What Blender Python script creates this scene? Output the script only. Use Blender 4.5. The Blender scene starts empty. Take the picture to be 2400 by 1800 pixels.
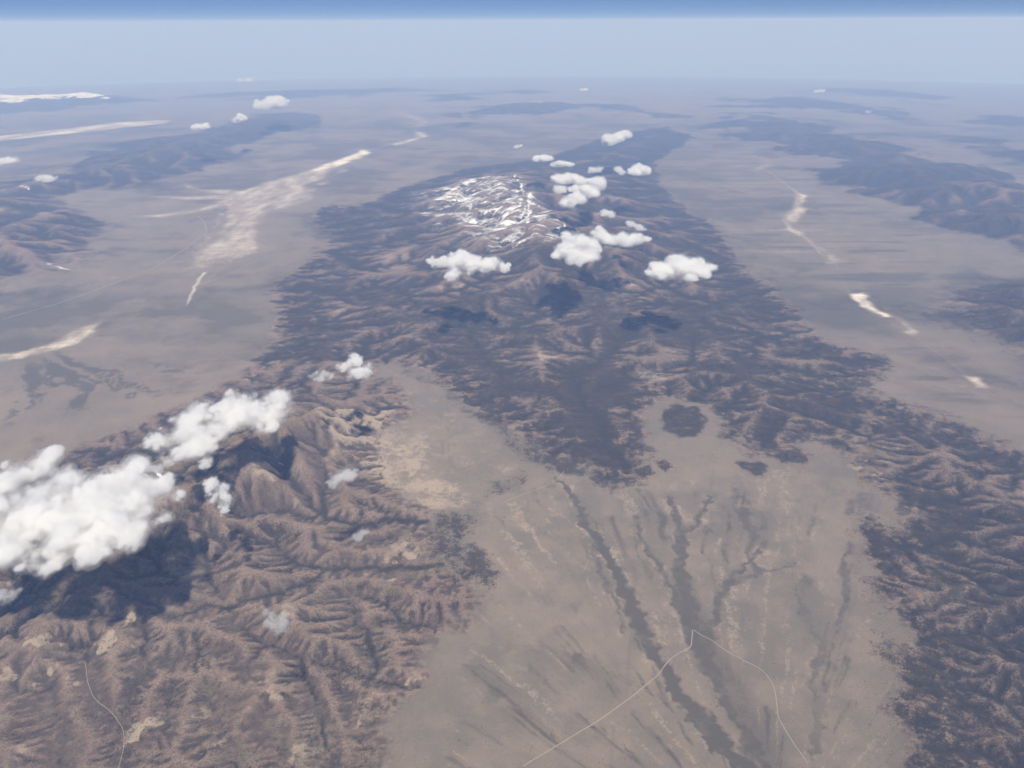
import bpy, math, random
import numpy as np

# ----------------------------------------------------------------------------
# camera, sky, sun, exposure
# ----------------------------------------------------------------------------
KM = 1000.0
EARTH = 5150.0                   # km, in the scale of this scene
CAM_H = 9.3                      # km above the valley floor
FOCAL = 1703.0                   # in units of a 2212 x 1659 picture
PITCH = math.radians(24.73)
SC = bpy.context.scene
COL = SC.collection

cam_d = bpy.data.cameras.new("camera")
cam_d.sensor_fit = 'HORIZONTAL'
cam_d.sensor_width = 36.0
cam_d.lens = 36.0 * FOCAL / 2212.0
cam_d.clip_start = 10.0
cam_d.clip_end = 4.0e6
cam = bpy.data.objects.new("camera", cam_d)
COL.objects.link(cam)
cam.location = (0, 0, CAM_H * KM)
cam.rotation_euler = (math.pi / 2 - PITCH, math.radians(0.22), 0)
SC.camera = cam

SUN_TRAVEL = np.array([-0.1523, 0.5756, -0.8034])
SUN_EL = math.asin(0.8034)
SUN_AZ = math.atan2(0.1523, -0.5756)          # towards the sun, clockwise from +Y

world = bpy.data.worlds.new("World")
SC.world = world
world.use_nodes = True
wn = world.node_tree.nodes
wl = world.node_tree.links
wn.clear()
sky = wn.new("ShaderNodeTexSky")
sky.sky_type = 'NISHITA'
sky.sun_disc = False
sky.sun_elevation = SUN_EL
sky.sun_rotation = SUN_AZ
sky.altitude = 10500.0
sky.air_density = 1.0
sky.dust_density = 0.0
sky.ozone_density = 1.0
bg = wn.new("ShaderNodeBackground")
bg.inputs["Strength"].default_value = 0.05
wo = wn.new("ShaderNodeOutputWorld")
tintn = wn.new("ShaderNodeMix"); tintn.data_type = 'RGBA'; tintn.blend_type = 'MULTIPLY'
tintn.inputs[0].default_value = 1.0
tintn.inputs[7].default_value = (0.58, 0.68, 0.88, 1)          # thin blue air at cruising height
wl.new(sky.outputs[0], tintn.inputs[6])
wl.new(tintn.outputs[2], bg.inputs[0])
wl.new(bg.outputs[0], wo.inputs[0])

sun_d = bpy.data.lights.new("sun", 'SUN')
sun_d.energy = 5.0
sun_d.angle = math.radians(0.5)
sun_d.color = (1.0, 0.965, 0.91)
sun = bpy.data.objects.new("sun", sun_d)
COL.objects.link(sun)
from mathutils import Vector
sun.rotation_euler = Vector(SUN_TRAVEL).to_track_quat('-Z', 'Y').to_euler()
sun.location = (0, 0, 20 * KM)

SC.view_settings.view_transform = 'Standard'
SC.view_settings.look = 'None'
SC.view_settings.gamma = 1.0
SC.view_settings.exposure = 0.5
SC.view_settings.use_curve_mapping = False
cy = SC.cycles
cy.max_bounces = 16
cy.diffuse_bounces = 2
cy.volume_bounces = 8
cy.adaptive_threshold = 0.02
cy.transparent_max_bounces = 48
cy.volume_max_steps = 256

HAZE_DENSITY = 1.28e-5            # per metre
HAZE_COLOR = (0.37, 0.55, 1.0)

# ----------------------------------------------------------------------------
# geometry helpers
# ----------------------------------------------------------------------------
def ray(x, y):
    a = (x - 1106.0) / FOCAL
    b = -(y - 829.5) / FOCAL
    return np.array([a, math.cos(PITCH) + b * math.sin(PITCH), -math.sin(PITCH) + b * math.cos(PITCH)])

def G(x, y, z=0.0):
    """sight line -> the point (km) it meets at height z above the round earth"""
    d = ray(x, y)
    a = (d[0] ** 2 + d[1] ** 2) / (2 * EARTH)
    disc = max(d[2] ** 2 - 4 * a * (CAM_H - z), 0.0)
    t = (-d[2] - math.sqrt(disc)) / (2 * a)
    return np.array([0, 0, CAM_H]) + d * t

def drop(x, y):
    return (x * x + y * y) / (2 * EARTH)

def GP(pts, z=0.0):
    return np.array([G(p[0], p[1], z)[:2] for p in pts])

f32 = np.float32

_rs = np.random.RandomState(11)
_ang = _rs.uniform(0, 2 * np.pi, 65536)
TGX = np.cos(_ang).astype(f32); TGY = np.sin(_ang).astype(f32)

def noise2(x, y, seed=0):
    x = np.asarray(x, f32) + f32(seed * 37.31 % 91.7); y = np.asarray(y, f32) + f32(seed * 71.77 % 83.3)
    xf = np.floor(x); yf = np.floor(y)
    fx = x - xf; fy = y - yf
    xi = xf.astype(np.int32); yi = yf.astype(np.int32)
    x0 = (xi & 255) << 8; x1 = ((xi + 1) & 255) << 8
    y0 = yi & 255; y1 = (yi + 1) & 255
    u = fx * fx * fx * (fx * (fx * 6 - 15) + 10)
    v = fy * fy * fy * (fy * (fy * 6 - 15) + 10)
    def g(i, px, py):
        return TGX[i] * px + TGY[i] * py
    gx1 = fx - 1; gy1 = fy - 1
    n00 = g(x0 | y0, fx, fy); n10 = g(x1 | y0, gx1, fy); n01 = g(x0 | y1, fx, gy1); n11 = g(x1 | y1, gx1, gy1)
    n0 = n00 + u * (n10 - n00); n1 = n01 + u * (n11 - n01)
    return n0 + v * (n1 - n0)

def fbm(x, y, freq, octs, seed=0, gain=0.5):
    s = 0; a = 1.0
    for o in range(octs):
        s = s + a * noise2(x * freq, y * freq, seed + o * 17)
        a *= gain; freq *= 2.03
    return s

def sstep(a, b, x):
    t = np.clip((x - a) / (b - a), 0, 1)
    return t * t * (3 - 2 * t)

def poly_sdf(X, Y, P, reach):
    """signed distance (km, + inside); -reach outside the box around the polygon"""
    out = np.full(X.shape, -reach, f32)
    m = (X > P[:, 0].min() - reach) & (X < P[:, 0].max() + reach) & (Y > P[:, 1].min() - reach) & (Y < P[:, 1].max() + reach)
    if not m.any():
        return out
    x = X[m].astype(np.float64); y = Y[m].astype(np.float64)
    d2 = np.full(x.shape, 1e18); ins = np.zeros(x.shape, bool)
    n = len(P)
    for k in range(n):
        ax, ay = P[k]; bx, by = P[(k + 1) % n]
        ex, ey = bx - ax, by - ay
        t = np.clip(((x - ax) * ex + (y - ay) * ey) / (ex * ex + ey * ey + 1e-12), 0, 1)
        d2 = np.minimum(d2, (x - ax - t * ex) ** 2 + (y - ay - t * ey) ** 2)
        c = ((ay > y) != (by > y))
        if abs(ey) > 1e-12:
            c &= x < ax + (y - ay) * ex / ey
            ins ^= c
    d = np.sqrt(d2)
    out[m] = np.maximum(np.where(ins, d, -d), -reach)
    return out

def line_dist(X, Y, P, reach, w=None):
    """distance (km) to a polyline; w gives a width per point and the distance is divided by it"""
    out = np.full(X.shape, 1e3, f32)
    m = (X > P[:, 0].min() - reach) & (X < P[:, 0].max() + reach) & (Y > P[:, 1].min() - reach) & (Y < P[:, 1].max() + reach)
    if not m.any():
        return out
    x = X[m]; y = Y[m]
    d = np.full(x.shape, 1e3)
    for k in range(len(P) - 1):
        ax, ay = P[k]; bx, by = P[k + 1]
        ex, ey = bx - ax, by - ay
        t = np.clip(((x - ax) * ex + (y - ay) * ey) / (ex * ex + ey * ey + 1e-12), 0, 1)
        q = np.sqrt((x - ax - t * ex) ** 2 + (y - ay - t * ey) ** 2)
        if w is not None:
            q = q / (w[k] + t * (w[k + 1] - w[k]))
        d = np.minimum(d, q)
    out[m] = d
    return out

# ----------------------------------------------------------------------------
# the land: one height field on a grid that is finer near the viewpoint
# ----------------------------------------------------------------------------
DTH = 0.0022
TH = np.arange(-0.86, 0.86 + 1e-6, DTH)
rs = [6.4]
while rs[-1] < 270.0:
    r = rs[-1]
    rs.append(r * (1 + (0.0024 if r < 28 else 0.0024 + 0.0020 * min(1, (r - 28) / 40))))
RR = np.array(rs)
NR, NT = len(RR), len(TH)
X = (RR[:, None] * np.sin(TH)[None, :]).astype(np.float64)
Y = (RR[:, None] * np.cos(TH)[None, :]).astype(np.float64)
R2 = np.repeat(RR[:, None], NT, 1)

# irregular outlines: bend the plan before measuring it
wx = X + 0.60 * fbm(X, Y, 0.33, 5, 3, .58) + 0.22 * fbm(X, Y, 2.1, 4, 5, .6)
wy = Y + 0.75 * fbm(X, Y, 0.33, 5, 31, .58) + 0.35 * fbm(X, Y, 2.1, 4, 51, .6)
lx = X + 0.10 * fbm(X, Y, 1.3, 4, 41)
ly = Y + 0.10 * fbm(X, Y, 1.3, 4, 43)

# --- outlines of the ranges
P_HILLS = GP([(840, 2200), (845, 1800), (862, 1620), (885, 1550), (945, 1480), (960, 1420), (1005, 1340), (990, 1260), (930, 1200), (922, 1095),
              (850, 1045), (820, 960), (900, 905), (860, 850), (760, 800), (640, 770), (530, 800), (430, 870), (260, 935), (100, 990), (-60, 1020), (-500, 1090),
              (-1000, 1300), (-1000, 2200)], 0.1)
P_CENTRE = GP([(560, 790), (595, 735), (605, 665), (592, 632), (655, 570), (705, 540), (695, 505), (660, 465), (710, 440), (765, 447),
               (830, 418), (930, 388), (1000, 366), (1090, 352), (1180, 340), (1230, 322), (1330, 290), (1440, 275), (1500, 300), (1420, 350),
               (1425, 400), (1470, 440), (1555, 505), (1580, 560), (1640, 600), (1700, 660), (1755, 725), (1850, 765), (1930, 800),
               (1860, 850), (2000, 885), (1960, 960), (1850, 985), (1790, 965), (1720, 1005), (1620, 985), (1540, 955), (1500, 900),
               (1430, 890), (1405, 950), (1360, 1010), (1335, 1052), (1250, 1022), (1150, 1000), (1125, 955), (1075, 915), (1000, 880), (920, 830), (830, 785), (700, 780)], 0.1)
P_RIGHT = GP([(1830, 985), (1905, 1060), (1950, 1105), (1885, 1160), (1880, 1250), (1875, 1290), (1960, 1380), (1960, 1480), (1985, 1720), (2100, 2200),
              (3000, 2200), (3000, 1400), (2700, 1150), (2330, 1040), (2212, 990), (2100, 930), (2000, 885), (1900, 880)], 0.1)
P_LEFT = GP([(-500, 640), (0, 622), (60, 605), (200, 578), (250, 512), (235, 472), (172, 415), (240, 400), (330, 385), (420, 372), (500, 335), (600, 300),
             (715, 262), (720, 240), (560, 248), (420, 275), (250, 312), (100, 362), (0, 392), (-500, 480)], 0.1)
P_RFAR = GP([(1560, 300), (1700, 335), (1790, 400), (1880, 455), (1990, 480), (2070, 520), (2140, 545), (2212, 560), (2700, 640), (2700, 470), (2212, 395), (2100, 350), (1960, 318),
             (1800, 280), (1660, 250), (1580, 262)], 0.1)
P_REDGE = GP([(1965, 660), (2010, 640), (2100, 618), (2212, 590), (2700, 640), (2700, 900), (2212, 830), (2120, 760), (2060, 715)], 0.1)
P_SNOWR = GP([(-700, 290), (-300, 262), (0, 243), (120, 236), (230, 224), (330, 216), (330, 210), (200, 205), (0, 214), (-300, 228), (-700, 250)], 0.1)
P_FAR = [GP(p, 0.1) for p in [
    [(1010, 268), (1130, 250), (1290, 240), (1390, 262), (1500, 268), (1500, 256), (1380, 236), (1250, 220), (1090, 226), (1000, 245)],
    [(1590, 270), (1700, 278), (1760, 290), (1730, 262), (1640, 245), (1540, 250)],
    [(1600, 232), (1760, 240), (1900, 262), (2000, 258), (1880, 232), (1740, 212), (1600, 214)],
    [(1750, 205), (1900, 214), (2060, 222), (2030, 212), (1880, 198), (1760, 195)],
    [(360, 212), (520, 214), (700, 208), (860, 200), (1000, 196), (860, 190), (640, 196), (420, 204)],
    [(900, 222), (1000, 214), (1100, 205), (1200, 200), (1180, 194), (1050, 198), (920, 212)],
    [(1960, 310), (2080, 330), (2212, 372), (2500, 420), (2500, 380), (2212, 335), (2080, 300)],
    [(-500, 190), (0, 186), (200, 180), (420, 176), (300, 171), (0, 176), (-500, 180)],
    [(2020, 262), (2212, 282), (2500, 312), (2500, 292), (2212, 262), (2080, 248)]]]
P_KNOLLS = [GP(p, 0.05) for p in [
    [(1425, 905), (1450, 885), (1490, 888), (1515, 910), (1520, 935), (1495, 955), (1455, 952), (1430, 935)],
    [(1415, 1012), (1435, 1006), (1450, 1018), (1435, 1026), (1418, 1022)],
    [(1590, 1012), (1620, 1005), (1655, 1025), (1645, 1040), (1610, 1032)],
    [(1668, 990), (1720, 985), (1740, 1005), (1690, 1015)],
    [(1365, 1022), (1392, 1018), (1402, 1036), (1380, 1044)]]]

sd = {}
sd['hills'] = poly_sdf(wx, wy, P_HILLS, 9)
sd['centre'] = poly_sdf(wx, wy, P_CENTRE, 9)
sd['right'] = poly_sdf(wx, wy, P_RIGHT, 9)
fw = np.clip(R2 / 25, 1, 5)                     # wider bends far away
wx2 = X + 1.1 * fw * fbm(X / fw, Y / fw, 0.30, 5, 13, .6)
wy2 = Y + 1.6 * fw * fbm(X / fw, Y / fw, 0.30, 5, 17, .6)
sd['left'] = poly_sdf(wx2, wy2, P_LEFT, 9)
sd['rfar'] = poly_sdf(wx2, wy2, P_RFAR, 9)
sd['redge'] = poly_sdf(wx, wy, P_REDGE, 9)
sd['snowr'] = poly_sdf(wx2, wy2, P_SNOWR, 12)
sd['far'] = np.maximum.reduce([poly_sdf(wx2, wy2, p, 12) for p in P_FAR])
_kb = GP([(1425, 905), (1450, 885), (1490, 888), (1515, 910), (1520, 935), (1495, 955), (1455, 952), (1430, 935)], 0.05)
kn_big = poly_sdf(X + 0.18 * fbm(X, Y, 1.5, 4, 45), Y + 0.18 * fbm(X, Y, 1.5, 4, 47), _kb, 4)
sd['knoll'] = np.maximum.reduce([poly_sdf(X + 0.22 * fbm(X, Y, 2.0, 4, 45), Y + 0.22 * fbm(X, Y, 2.0, 4, 47), p, 3) for p in P_KNOLLS])

nF = fbm(X, Y, 0.12, 6, 131, .66)
for k_, a_ in (('left', 3.0), ('rfar', 6.0), ('redge', 1.5), ('far', 7.0), ('snowr', 3.0)):
    sd[k_] = (sd[k_] + a_ * nF * sstep(-8.9, -6, sd[k_])).astype(f32)

def dome(name, h, w, p=1.0):
    return h * np.clip(sd[name] / w, 0, 1) ** p

macro = np.maximum.reduce([
    dome('hills', 0.70, 3.0, .75), dome('centre', 0.46, 3.0, .75), dome('right', 0.75, 4.0, .9), dome('left', 0.75, 4.0, .9),
    dome('rfar', 0.85, 5.0, .9), dome('redge', 0.7, 4.0, .9), dome('snowr', 1.55, 7.0, 1.0) * (1 + 0.5 * fbm(X, Y, 0.12, 4, 19)), dome('far', 1.0, 6.0, .9), dome('knoll', 0.12, .5, .7)])

def ridge(pts, z, h, w):
    P = GP(pts, z)
    d = line_dist(wx, wy, P, 14)
    return h * np.exp(-(d / w) ** 1.6)

inhill = sstep(-0.2, 1.2, sd['hills']); incen = sstep(-0.2, 1.5, sd['centre'])
macro = macro + inhill * ridge([(-150, 1130), (150, 1085), (370, 1022), (470, 1000), (565, 970), (650, 892), (720, 880)], 0.9, 0.48, 1.7)
macro = macro + incen * ridge([(1130, 372), (1150, 430), (1215, 488), (1200, 530)], 1.1, 0.70, 3.6)
macro = macro + incen * ridge([(1020, 385), (1080, 440), (1120, 500)], 1.0, 0.45, 3.0)
macro = macro + incen * ridge([(1180, 560), (1130, 600), (1010, 640), (900, 690), (780, 760)], 0.6, 0.30, 1.6)
macro = macro + incen * ridge([(1330, 690), (1450, 760), (1600, 830), (1800, 880)], 0.6, 0.30, 1.6)
macro = macro + sstep(0, 2, sd['right']) * ridge([(1880, 900), (2000, 960), (2212, 1130), (2500, 1500)], 0.7, 0.35, 1.8)
edge = sstep(0.86, 0.80, np.abs(TH))[None, :]
macro = macro * edge
mask = sstep(0.0, 0.05, macro)

dmount = np.maximum.reduce([sd[k] for k in sd])
fan = 0.17 * np.exp(np.minimum(dmount, 0) / 3.0) * edge
rough = fbm(X, Y, 0.5, 5, 61)
h = 0.45 * macro * (1 + 1.0 * rough) + fan + 0.012 * fbm(X, Y, 0.9, 4, 71) * (1 + 4 * mask)
up_rate = 0.55 * macro
TRUNK = [[(545, 1115), (625, 1102), (695, 1112), (780, 1120), (825, 1112), (925, 1120)], [(695, 985), (697, 1050), (695, 1112)],
         [(440, 1305), (500, 1310), (530, 1285), (580, 1275), (650, 1255), (690, 1225), (750, 1215), (840, 1215), (930, 1215), (990, 1225)],
         [(595, 1160), (615, 1200), (645, 1215), (700, 1222)], [(450, 1220), (465, 1280), (500, 1315), (515, 1355), (545, 1375), (590, 1385), (645, 1415), (710, 1422), (770, 1445), (840, 1460), (900, 1480), (945, 1497)],
         [(750, 1280), (765, 1335), (790, 1365), (800, 1395), (795, 1435)], [(640, 1420), (665, 1475), (675, 1515), (685, 1555), (700, 1610), (720, 1660)],
         [(180, 1415), (180, 1485), (200, 1525), (240, 1545), (260, 1565), (265, 1595), (248, 1670)], [(310, 1405), (300, 1455), (280, 1490), (260, 1525), (258, 1560)],
         [(560, 1390), (530, 1440), (475, 1405), (410, 1410), (325, 1430), (300, 1465)], [(365, 1505), (345, 1545), (340, 1570), (300, 1595), (262, 1600)],
         [(600, 1010), (640, 1060), (690, 1100)], [(850, 1150), (800, 1160), (740, 1130)], [(860, 1330), (830, 1290), (760, 1275)], [(960, 1350), (900, 1335), (830, 1320), (780, 1340)],
         [(560, 1560), (600, 1600), (640, 1680)], [(450, 1500), (470, 1560), (500, 1620), (510, 1680)], [(860, 1560), (790, 1530), (740, 1480), (720, 1430)], [(100, 1480), (130, 1560), (120, 1650)],
         [(1230, 790), (1253, 856), (1293, 901), (1303, 951), (1353, 1006), (1390, 1040)], [(1493, 856), (1518, 926), (1535, 960)], [(1480, 860), (1420, 900), (1390, 960)],
         [(830, 785), (960, 850), (1050, 910), (1130, 980)], [(1000, 700), (1040, 760), (1100, 830), (1180, 840), (1250, 860)], [(1350, 720), (1300, 770), (1230, 800)], [(1500, 720), (1480, 780), (1400, 800), (1290, 830), (1255, 850)],
         [(1850, 930), (1780, 900), (1700, 880), (1650, 930), (1640, 990)]]
tdist = np.minimum.reduce([line_dist(lx, ly, GP(t, 0.25), 1.5) for t in TRUNK])
trunk = np.exp(-(tdist / 0.22) ** 1.2) * mask
h = h * (1 - 0.55 * trunk)
up_rate = up_rate * (1 - 0.6 * trunk)

NB = [(-1, -1), (-1, 0), (-1, 1), (0, -1), (0, 1), (1, -1), (1, 0), (1, 1)]

def erode(h, x, y, up, kmask, iters, kdt, smooth=0.0):
    nr, nt = h.shape
    n = nr * nt
    idx = np.arange(n).reshape(nr, nt)
    r = np.sqrt(x ** 2 + y ** 2)
    dr = np.gradient(r[:, 0])[:, None] * np.ones((1, nt))
    dt = r * abs(np.arctan2(x[0, 1], y[0, 1]) - np.arctan2(x[0, 0], y[0, 0]))
    area = dr * dt
    A = area
    for it in range(iters):
        h = h + up / iters
        if smooth > 0:
            hp = np.pad(h, 1, mode='edge')
            h = h + smooth * (0.25 * (hp[:-2, 1:-1] + hp[2:, 1:-1] + hp[1:-1, :-2] + hp[1:-1, 2:]) - h)
        hp = np.pad(h, 1, mode='constant', constant_values=1e3)
        best = np.zeros_like(h); rec = idx.copy(); dist = np.ones_like(h); lo = np.full_like(h, 1e3)
        for (a, b) in NB:
            hn = hp[1 + a:1 + a + nr, 1 + b:1 + b + nt]
            d = np.sqrt((a * dr) ** 2 + (b * dt) ** 2)
            s = (h - hn) / d
            m = s > best
            best = np.where(m, s, best)
            rec = np.where(m, idx + a * nt + b, rec)
            dist = np.where(m, d, dist)
            lo = np.minimum(lo, hn)
        pit = rec == idx
        h = np.where(pit & (lo < 900), np.maximum(h, lo + 1e-4), h)
        order = np.argsort(-h, axis=None)
        ol = order.tolist(); rl = rec.ravel().tolist(); al = area.ravel().tolist()
        for i in ol:
            q = rl[i]
            if q != i:
                al[q] += al[i]
        A = np.array(al).reshape(nr, nt)
        fac = (kdt * kmask * np.sqrt(A) / dist).ravel().tolist()
        hl = h.ravel().tolist()
        for i in reversed(ol):
            q = rl[i]
            if q != i:
                f = fac[i]; hq = hl[q]
                if hl[i] > hq:
                    hl[i] = (hl[i] + f * hq) / (1 + f)
        h = np.array(hl).reshape(nr, nt)
    return h, A

import heapq
def flood(h, eps):
    """raise closed hollows so that every point drains to the rim of the grid"""
    nr, nt = h.shape
    hl = h.ravel().tolist(); n = nr * nt
    done = bytearray(n)
    heap = []
    for j in range(nt):
        for i in (0, nr - 1):
            heap.append((hl[i * nt + j], i * nt + j)); done[i * nt + j] = 1
    for i in range(1, nr - 1):
        for j in (0, nt - 1):
            heap.append((hl[i * nt + j], i * nt + j)); done[i * nt + j] = 1
    heapq.heapify(heap)
    pop, push = heapq.heappop, heapq.heappush
    offs = (-nt - 1, -nt, -nt + 1, -1, 1, nt - 1, nt, nt + 1)
    while heap:
        z, i = pop(heap)
        for o in offs:
            k = i + o
            if 0 <= k < n and not done[k]:
                done[k] = 1
                if hl[k] <= z:
                    hl[k] = z + eps
                push(heap, (hl[k], k))
    return np.array(hl).reshape(nr, nt)

def resize(a, shape):
    n0, n1 = a.shape
    i = np.linspace(0, n0 - 1, shape[0]); j = np.linspace(0, n1 - 1, shape[1])
    i0 = np.minimum(i.astype(int), n0 - 2); j0 = np.minimum(j.astype(int), n1 - 2)
    u = (i - i0)[:, None]; v = (j - j0)[None, :]
    return (a[i0][:, j0] * (1 - u) * (1 - v) + a[i0 + 1][:, j0] * u * (1 - v) + a[i0][:, j0 + 1] * (1 - u) * v + a[i0 + 1][:, j0 + 1] * u * v)

kmask = (0.03 + 0.97 * mask)
sub = lambda a, s: a[::s, ::s]
h4 = sub(h, 4)
for k in range(4):
    h4 = flood(h4, 2e-4)
    h4, A4 = erode(h4, sub(X, 4), sub(Y, 4), 0.175 * sub(up_rate, 4), sub(kmask, 4), 5, 0.075, 0.04)
sh2 = sub(X, 2).shape
h2 = resize(h4, sh2) + sub(mask * 0.035 * fbm(X, Y, 2.8, 4, 81, .6), 2)
h2 = flood(h2, 1e-4)
h2, A2 = erode(h2, sub(X, 2), sub(Y, 2), 0.2 * sub(up_rate, 2), sub(kmask, 2), 7, 0.11, 0.01)
h = resize(h2, X.shape) + mask * 0.014 * fbm(X, Y, 7.0, 3, 91, .6)
h, A = erode(h, X, Y, 0.1 * up_rate, kmask, 3, 0.13, 0.0)
hp = np.pad(h, 1, mode='edge')
h = h + 0.2 * (0.25 * (hp[:-2, 1:-1] + hp[2:, 1:-1] + hp[1:-1, :-2] + hp[1:-1, 2:]) - h)
flatter = 1 - 0.62 * incen * (1 - 0.75 * sstep(9, 3, line_dist(wx, wy, GP([(1130, 372), (1150, 430), (1215, 488)], 1.1), 14))) - 0.52 * sstep(-0.2, 1.2, sd['right']) - 0.50 * inhill * (1 - 0.7 * sstep(0.15, 0.5, ridge([(-150, 1130), (150, 1085), (370, 1022), (470, 1000), (565, 970), (650, 892), (720, 880)], 0.9, 0.62, 1.5)))
Z = (h * flatter + mask * (0.008 * fbm(X, Y, 7.0, 3, 95))) * edge

# ----------------------------------------------------------------------------
# ground cover, as shares per point of the land
# ----------------------------------------------------------------------------
nA = fbm(X, Y, 0.45, 5, 101)
nB = fbm(X, Y, 1.6, 4, 103)
nC = fbm(X, Y, 5.0, 3, 107)
cell = R2 * DTH
flow = np.log10(A + 1e-4)                       # log km2 drained
hp = np.pad(Z, 1, mode='edge')
curv = (0.25 * (hp[:-2, 1:-1] + hp[2:, 1:-1] + hp[1:-1, :-2] + hp[1:-1, 2:]) - Z) / cell   # + in hollows

forest = np.zeros_like(Z); bare = np.zeros_like(Z); playa = np.zeros_like(Z); snow = np.zeros_like(Z)
wash = np.zeros_like(Z); tint = 0.5 + 0.45 * nA + 0.2 * nB; drain = np.zeros_like(Z)

hill = np.maximum.reduce([sstep(-0.25, 0.35 if k in ('hills', 'centre', 'right', 'knoll') else 2.0, sd[k] + 0.25 * nB) for k in ('hills', 'centre', 'right', 'left', 'rfar', 'redge', 'snowr', 'far', 'knoll')])
Ap = np.pad(A, 1, mode='edge')
Amax = np.maximum.reduce([Ap[a:a + NR, c_:c_ + NT] for a in (0, 1, 2) for c_ in (0, 1, 2)])
def box(a, k):
    p = np.pad(a, ((k + 1, k), (k + 1, k)), mode='edge').cumsum(0).cumsum(1)
    n = 2 * k + 1
    return (p[n:, n:] - p[:-n, n:] - p[n:, :-n] + p[:-n, :-n]) / (n * n)
f2 = resize(np.log10(A2), X.shape); f4 = resize(np.log10(A4), X.shape)
drain = np.maximum.reduce([0.75 * sstep(-1.3, 0.0, np.log10(0.5 * A + 0.5 * Amax + 1e-4)), 0.95 * sstep(-1.5, -0.3, f2 + 0.3 * nB), 0.8 * box(sstep(-0.9, 0.3, f4 + 0.3 * nB), 2)])
drain = np.where(R2 < 17, np.maximum(drain, 1.25 * box(drain, 1)), drain)
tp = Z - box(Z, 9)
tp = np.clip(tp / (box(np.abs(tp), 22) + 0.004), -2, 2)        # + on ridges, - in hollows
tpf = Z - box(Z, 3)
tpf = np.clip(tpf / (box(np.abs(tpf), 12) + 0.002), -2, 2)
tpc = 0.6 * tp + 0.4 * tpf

forest = np.maximum(forest, sstep(-0.7, 0.7, sd['centre'] + 0.5 * nB + 0.5 * fbm(X * 0.6, Y * 2.0, 1.0, 3, 109)) * np.clip(0.74 + 0.75 * nA + 0.35 * nB - 0.17 * tpc, 0, 1))
forest = np.maximum(forest, sstep(-0.6, 0.7, sd['right'] + 0.4 * nB) * np.clip(0.66 + 0.8 * nA + 0.4 * nB - 0.17 * tpc, 0, 1))
forest = np.maximum(forest, sstep(-1.6, 1.8, sd['left'] + 2.2 * nF) * np.clip(0.42 + 0.8 * nA + 0.5 * nF + 0.4 * nB - 0.15 * tpc, 0, .85))
forest = np.maximum(forest, sstep(-2.0, 2.6, np.maximum(sd['rfar'], sd['redge']) + 3.0 * nF) * np.clip(0.46 + 0.7 * nA + 0.9 * nF, 0, .8))
forest = np.maximum(forest, sstep(-1.5, 3, np.maximum(sd['far'], sd['snowr']) + 3.0 * nF) * np.clip(0.28 + 1.0 * nF + 0.4 * nA, 0, .6))
forest = np.maximum(forest, 0.42 * sstep(0.02, 0.35, nF) * sstep(60, 90, R2))

forest = np.maximum(forest, sstep(-0.1, 0.6, sd['hills']) * np.clip(0.16 + 0.45 * nA + 0.3 * nB - 0.20 * tpc, 0, .7))

def area(pts, z=0.0, soft=0.15, warp=None):
    P = GP(pts, z)
    ext = max(np.ptp(P[:, 0]), np.ptp(P[:, 1]))
    px, py = (lx, ly) if warp is None else warp
    return sstep(-soft, soft, poly_sdf(px, py, P, min(4.0, 0.6 * ext) + soft))

def strip(pts, widths, z=0.0, soft=0.4, warp=None):
    """a band along a line; widths in picture units -> km"""
    P = GP(pts, z)
    if not hasattr(widths, '__len__'):
        widths = [widths] * len(pts)
    w = np.array([0.5 * ww * np.linalg.norm(np.array([*p, z - drop(*p)]) - [0, 0, CAM_H]) / FOCAL for ww, p in zip(widths, P)])
    px, py = (lx, ly) if warp is None else warp
    return sstep(1 + soft, 1 - soft, line_dist(px, py, P, 3 * w.max() + 0.3, w))

# dark wooded apron and foot slopes
wf = (X + 0.35 * fbm(X, Y, 0.8, 5, 141, .62), Y + 0.45 * fbm(X, Y, 0.8, 5, 143, .62))
fv = np.clip(0.95 + 0.7 * nB + 0.4 * nC - 0.22 * tpc * hill, 0.2, 1.15)
forest = np.maximum(forest, 0.80 * fv * area([(925, 1095), (1030, 1082), (1020, 1130), (1000, 1170), (1040, 1190), (1078, 1240), (1050, 1270), (1000, 1245), (930, 1210)], 0.12, 0.25))
forest = np.maximum(forest, 0.65 * fv * area([(1075, 1020), (1110, 1018), (1125, 1040), (1105, 1072), (1050, 1072), (1040, 1045)], 0.1, 0.24, wf))
forest = np.maximum(forest, 0.85 * fv * area([(860, 800), (1000, 870), (1110, 930), (1150, 1000), (1120, 990), (1060, 930), (960, 880)], 0.2, 0.40, wf))
forest = np.maximum(forest, 0.75 * fv * area([(20, 990), (260, 930), (430, 880), (540, 815), (640, 780), (700, 850), (560, 900), (300, 1000), (60, 1040)], 0.4, 0.64, wf))
forest = np.maximum(forest, 0.90 * fv * area([(650, 470), (760, 445), (930, 390), (900, 440), (800, 500), (700, 510)], 0.3, 0.80, wf))
forest = np.maximum(forest, 0.80 * fv * area([(1450, 440), (1560, 510), (1580, 560), (1680, 650), (1760, 740), (1600, 700), (1480, 560), (1420, 470)], 0.3, 0.96, wf))
forest = np.maximum(forest, 0.80 * fv * area([(1560, 800), (1700, 770), (1880, 800), (1860, 850), (1960, 900), (1700, 900), (1580, 860)], 0.4, 0.80, wf))

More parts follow.
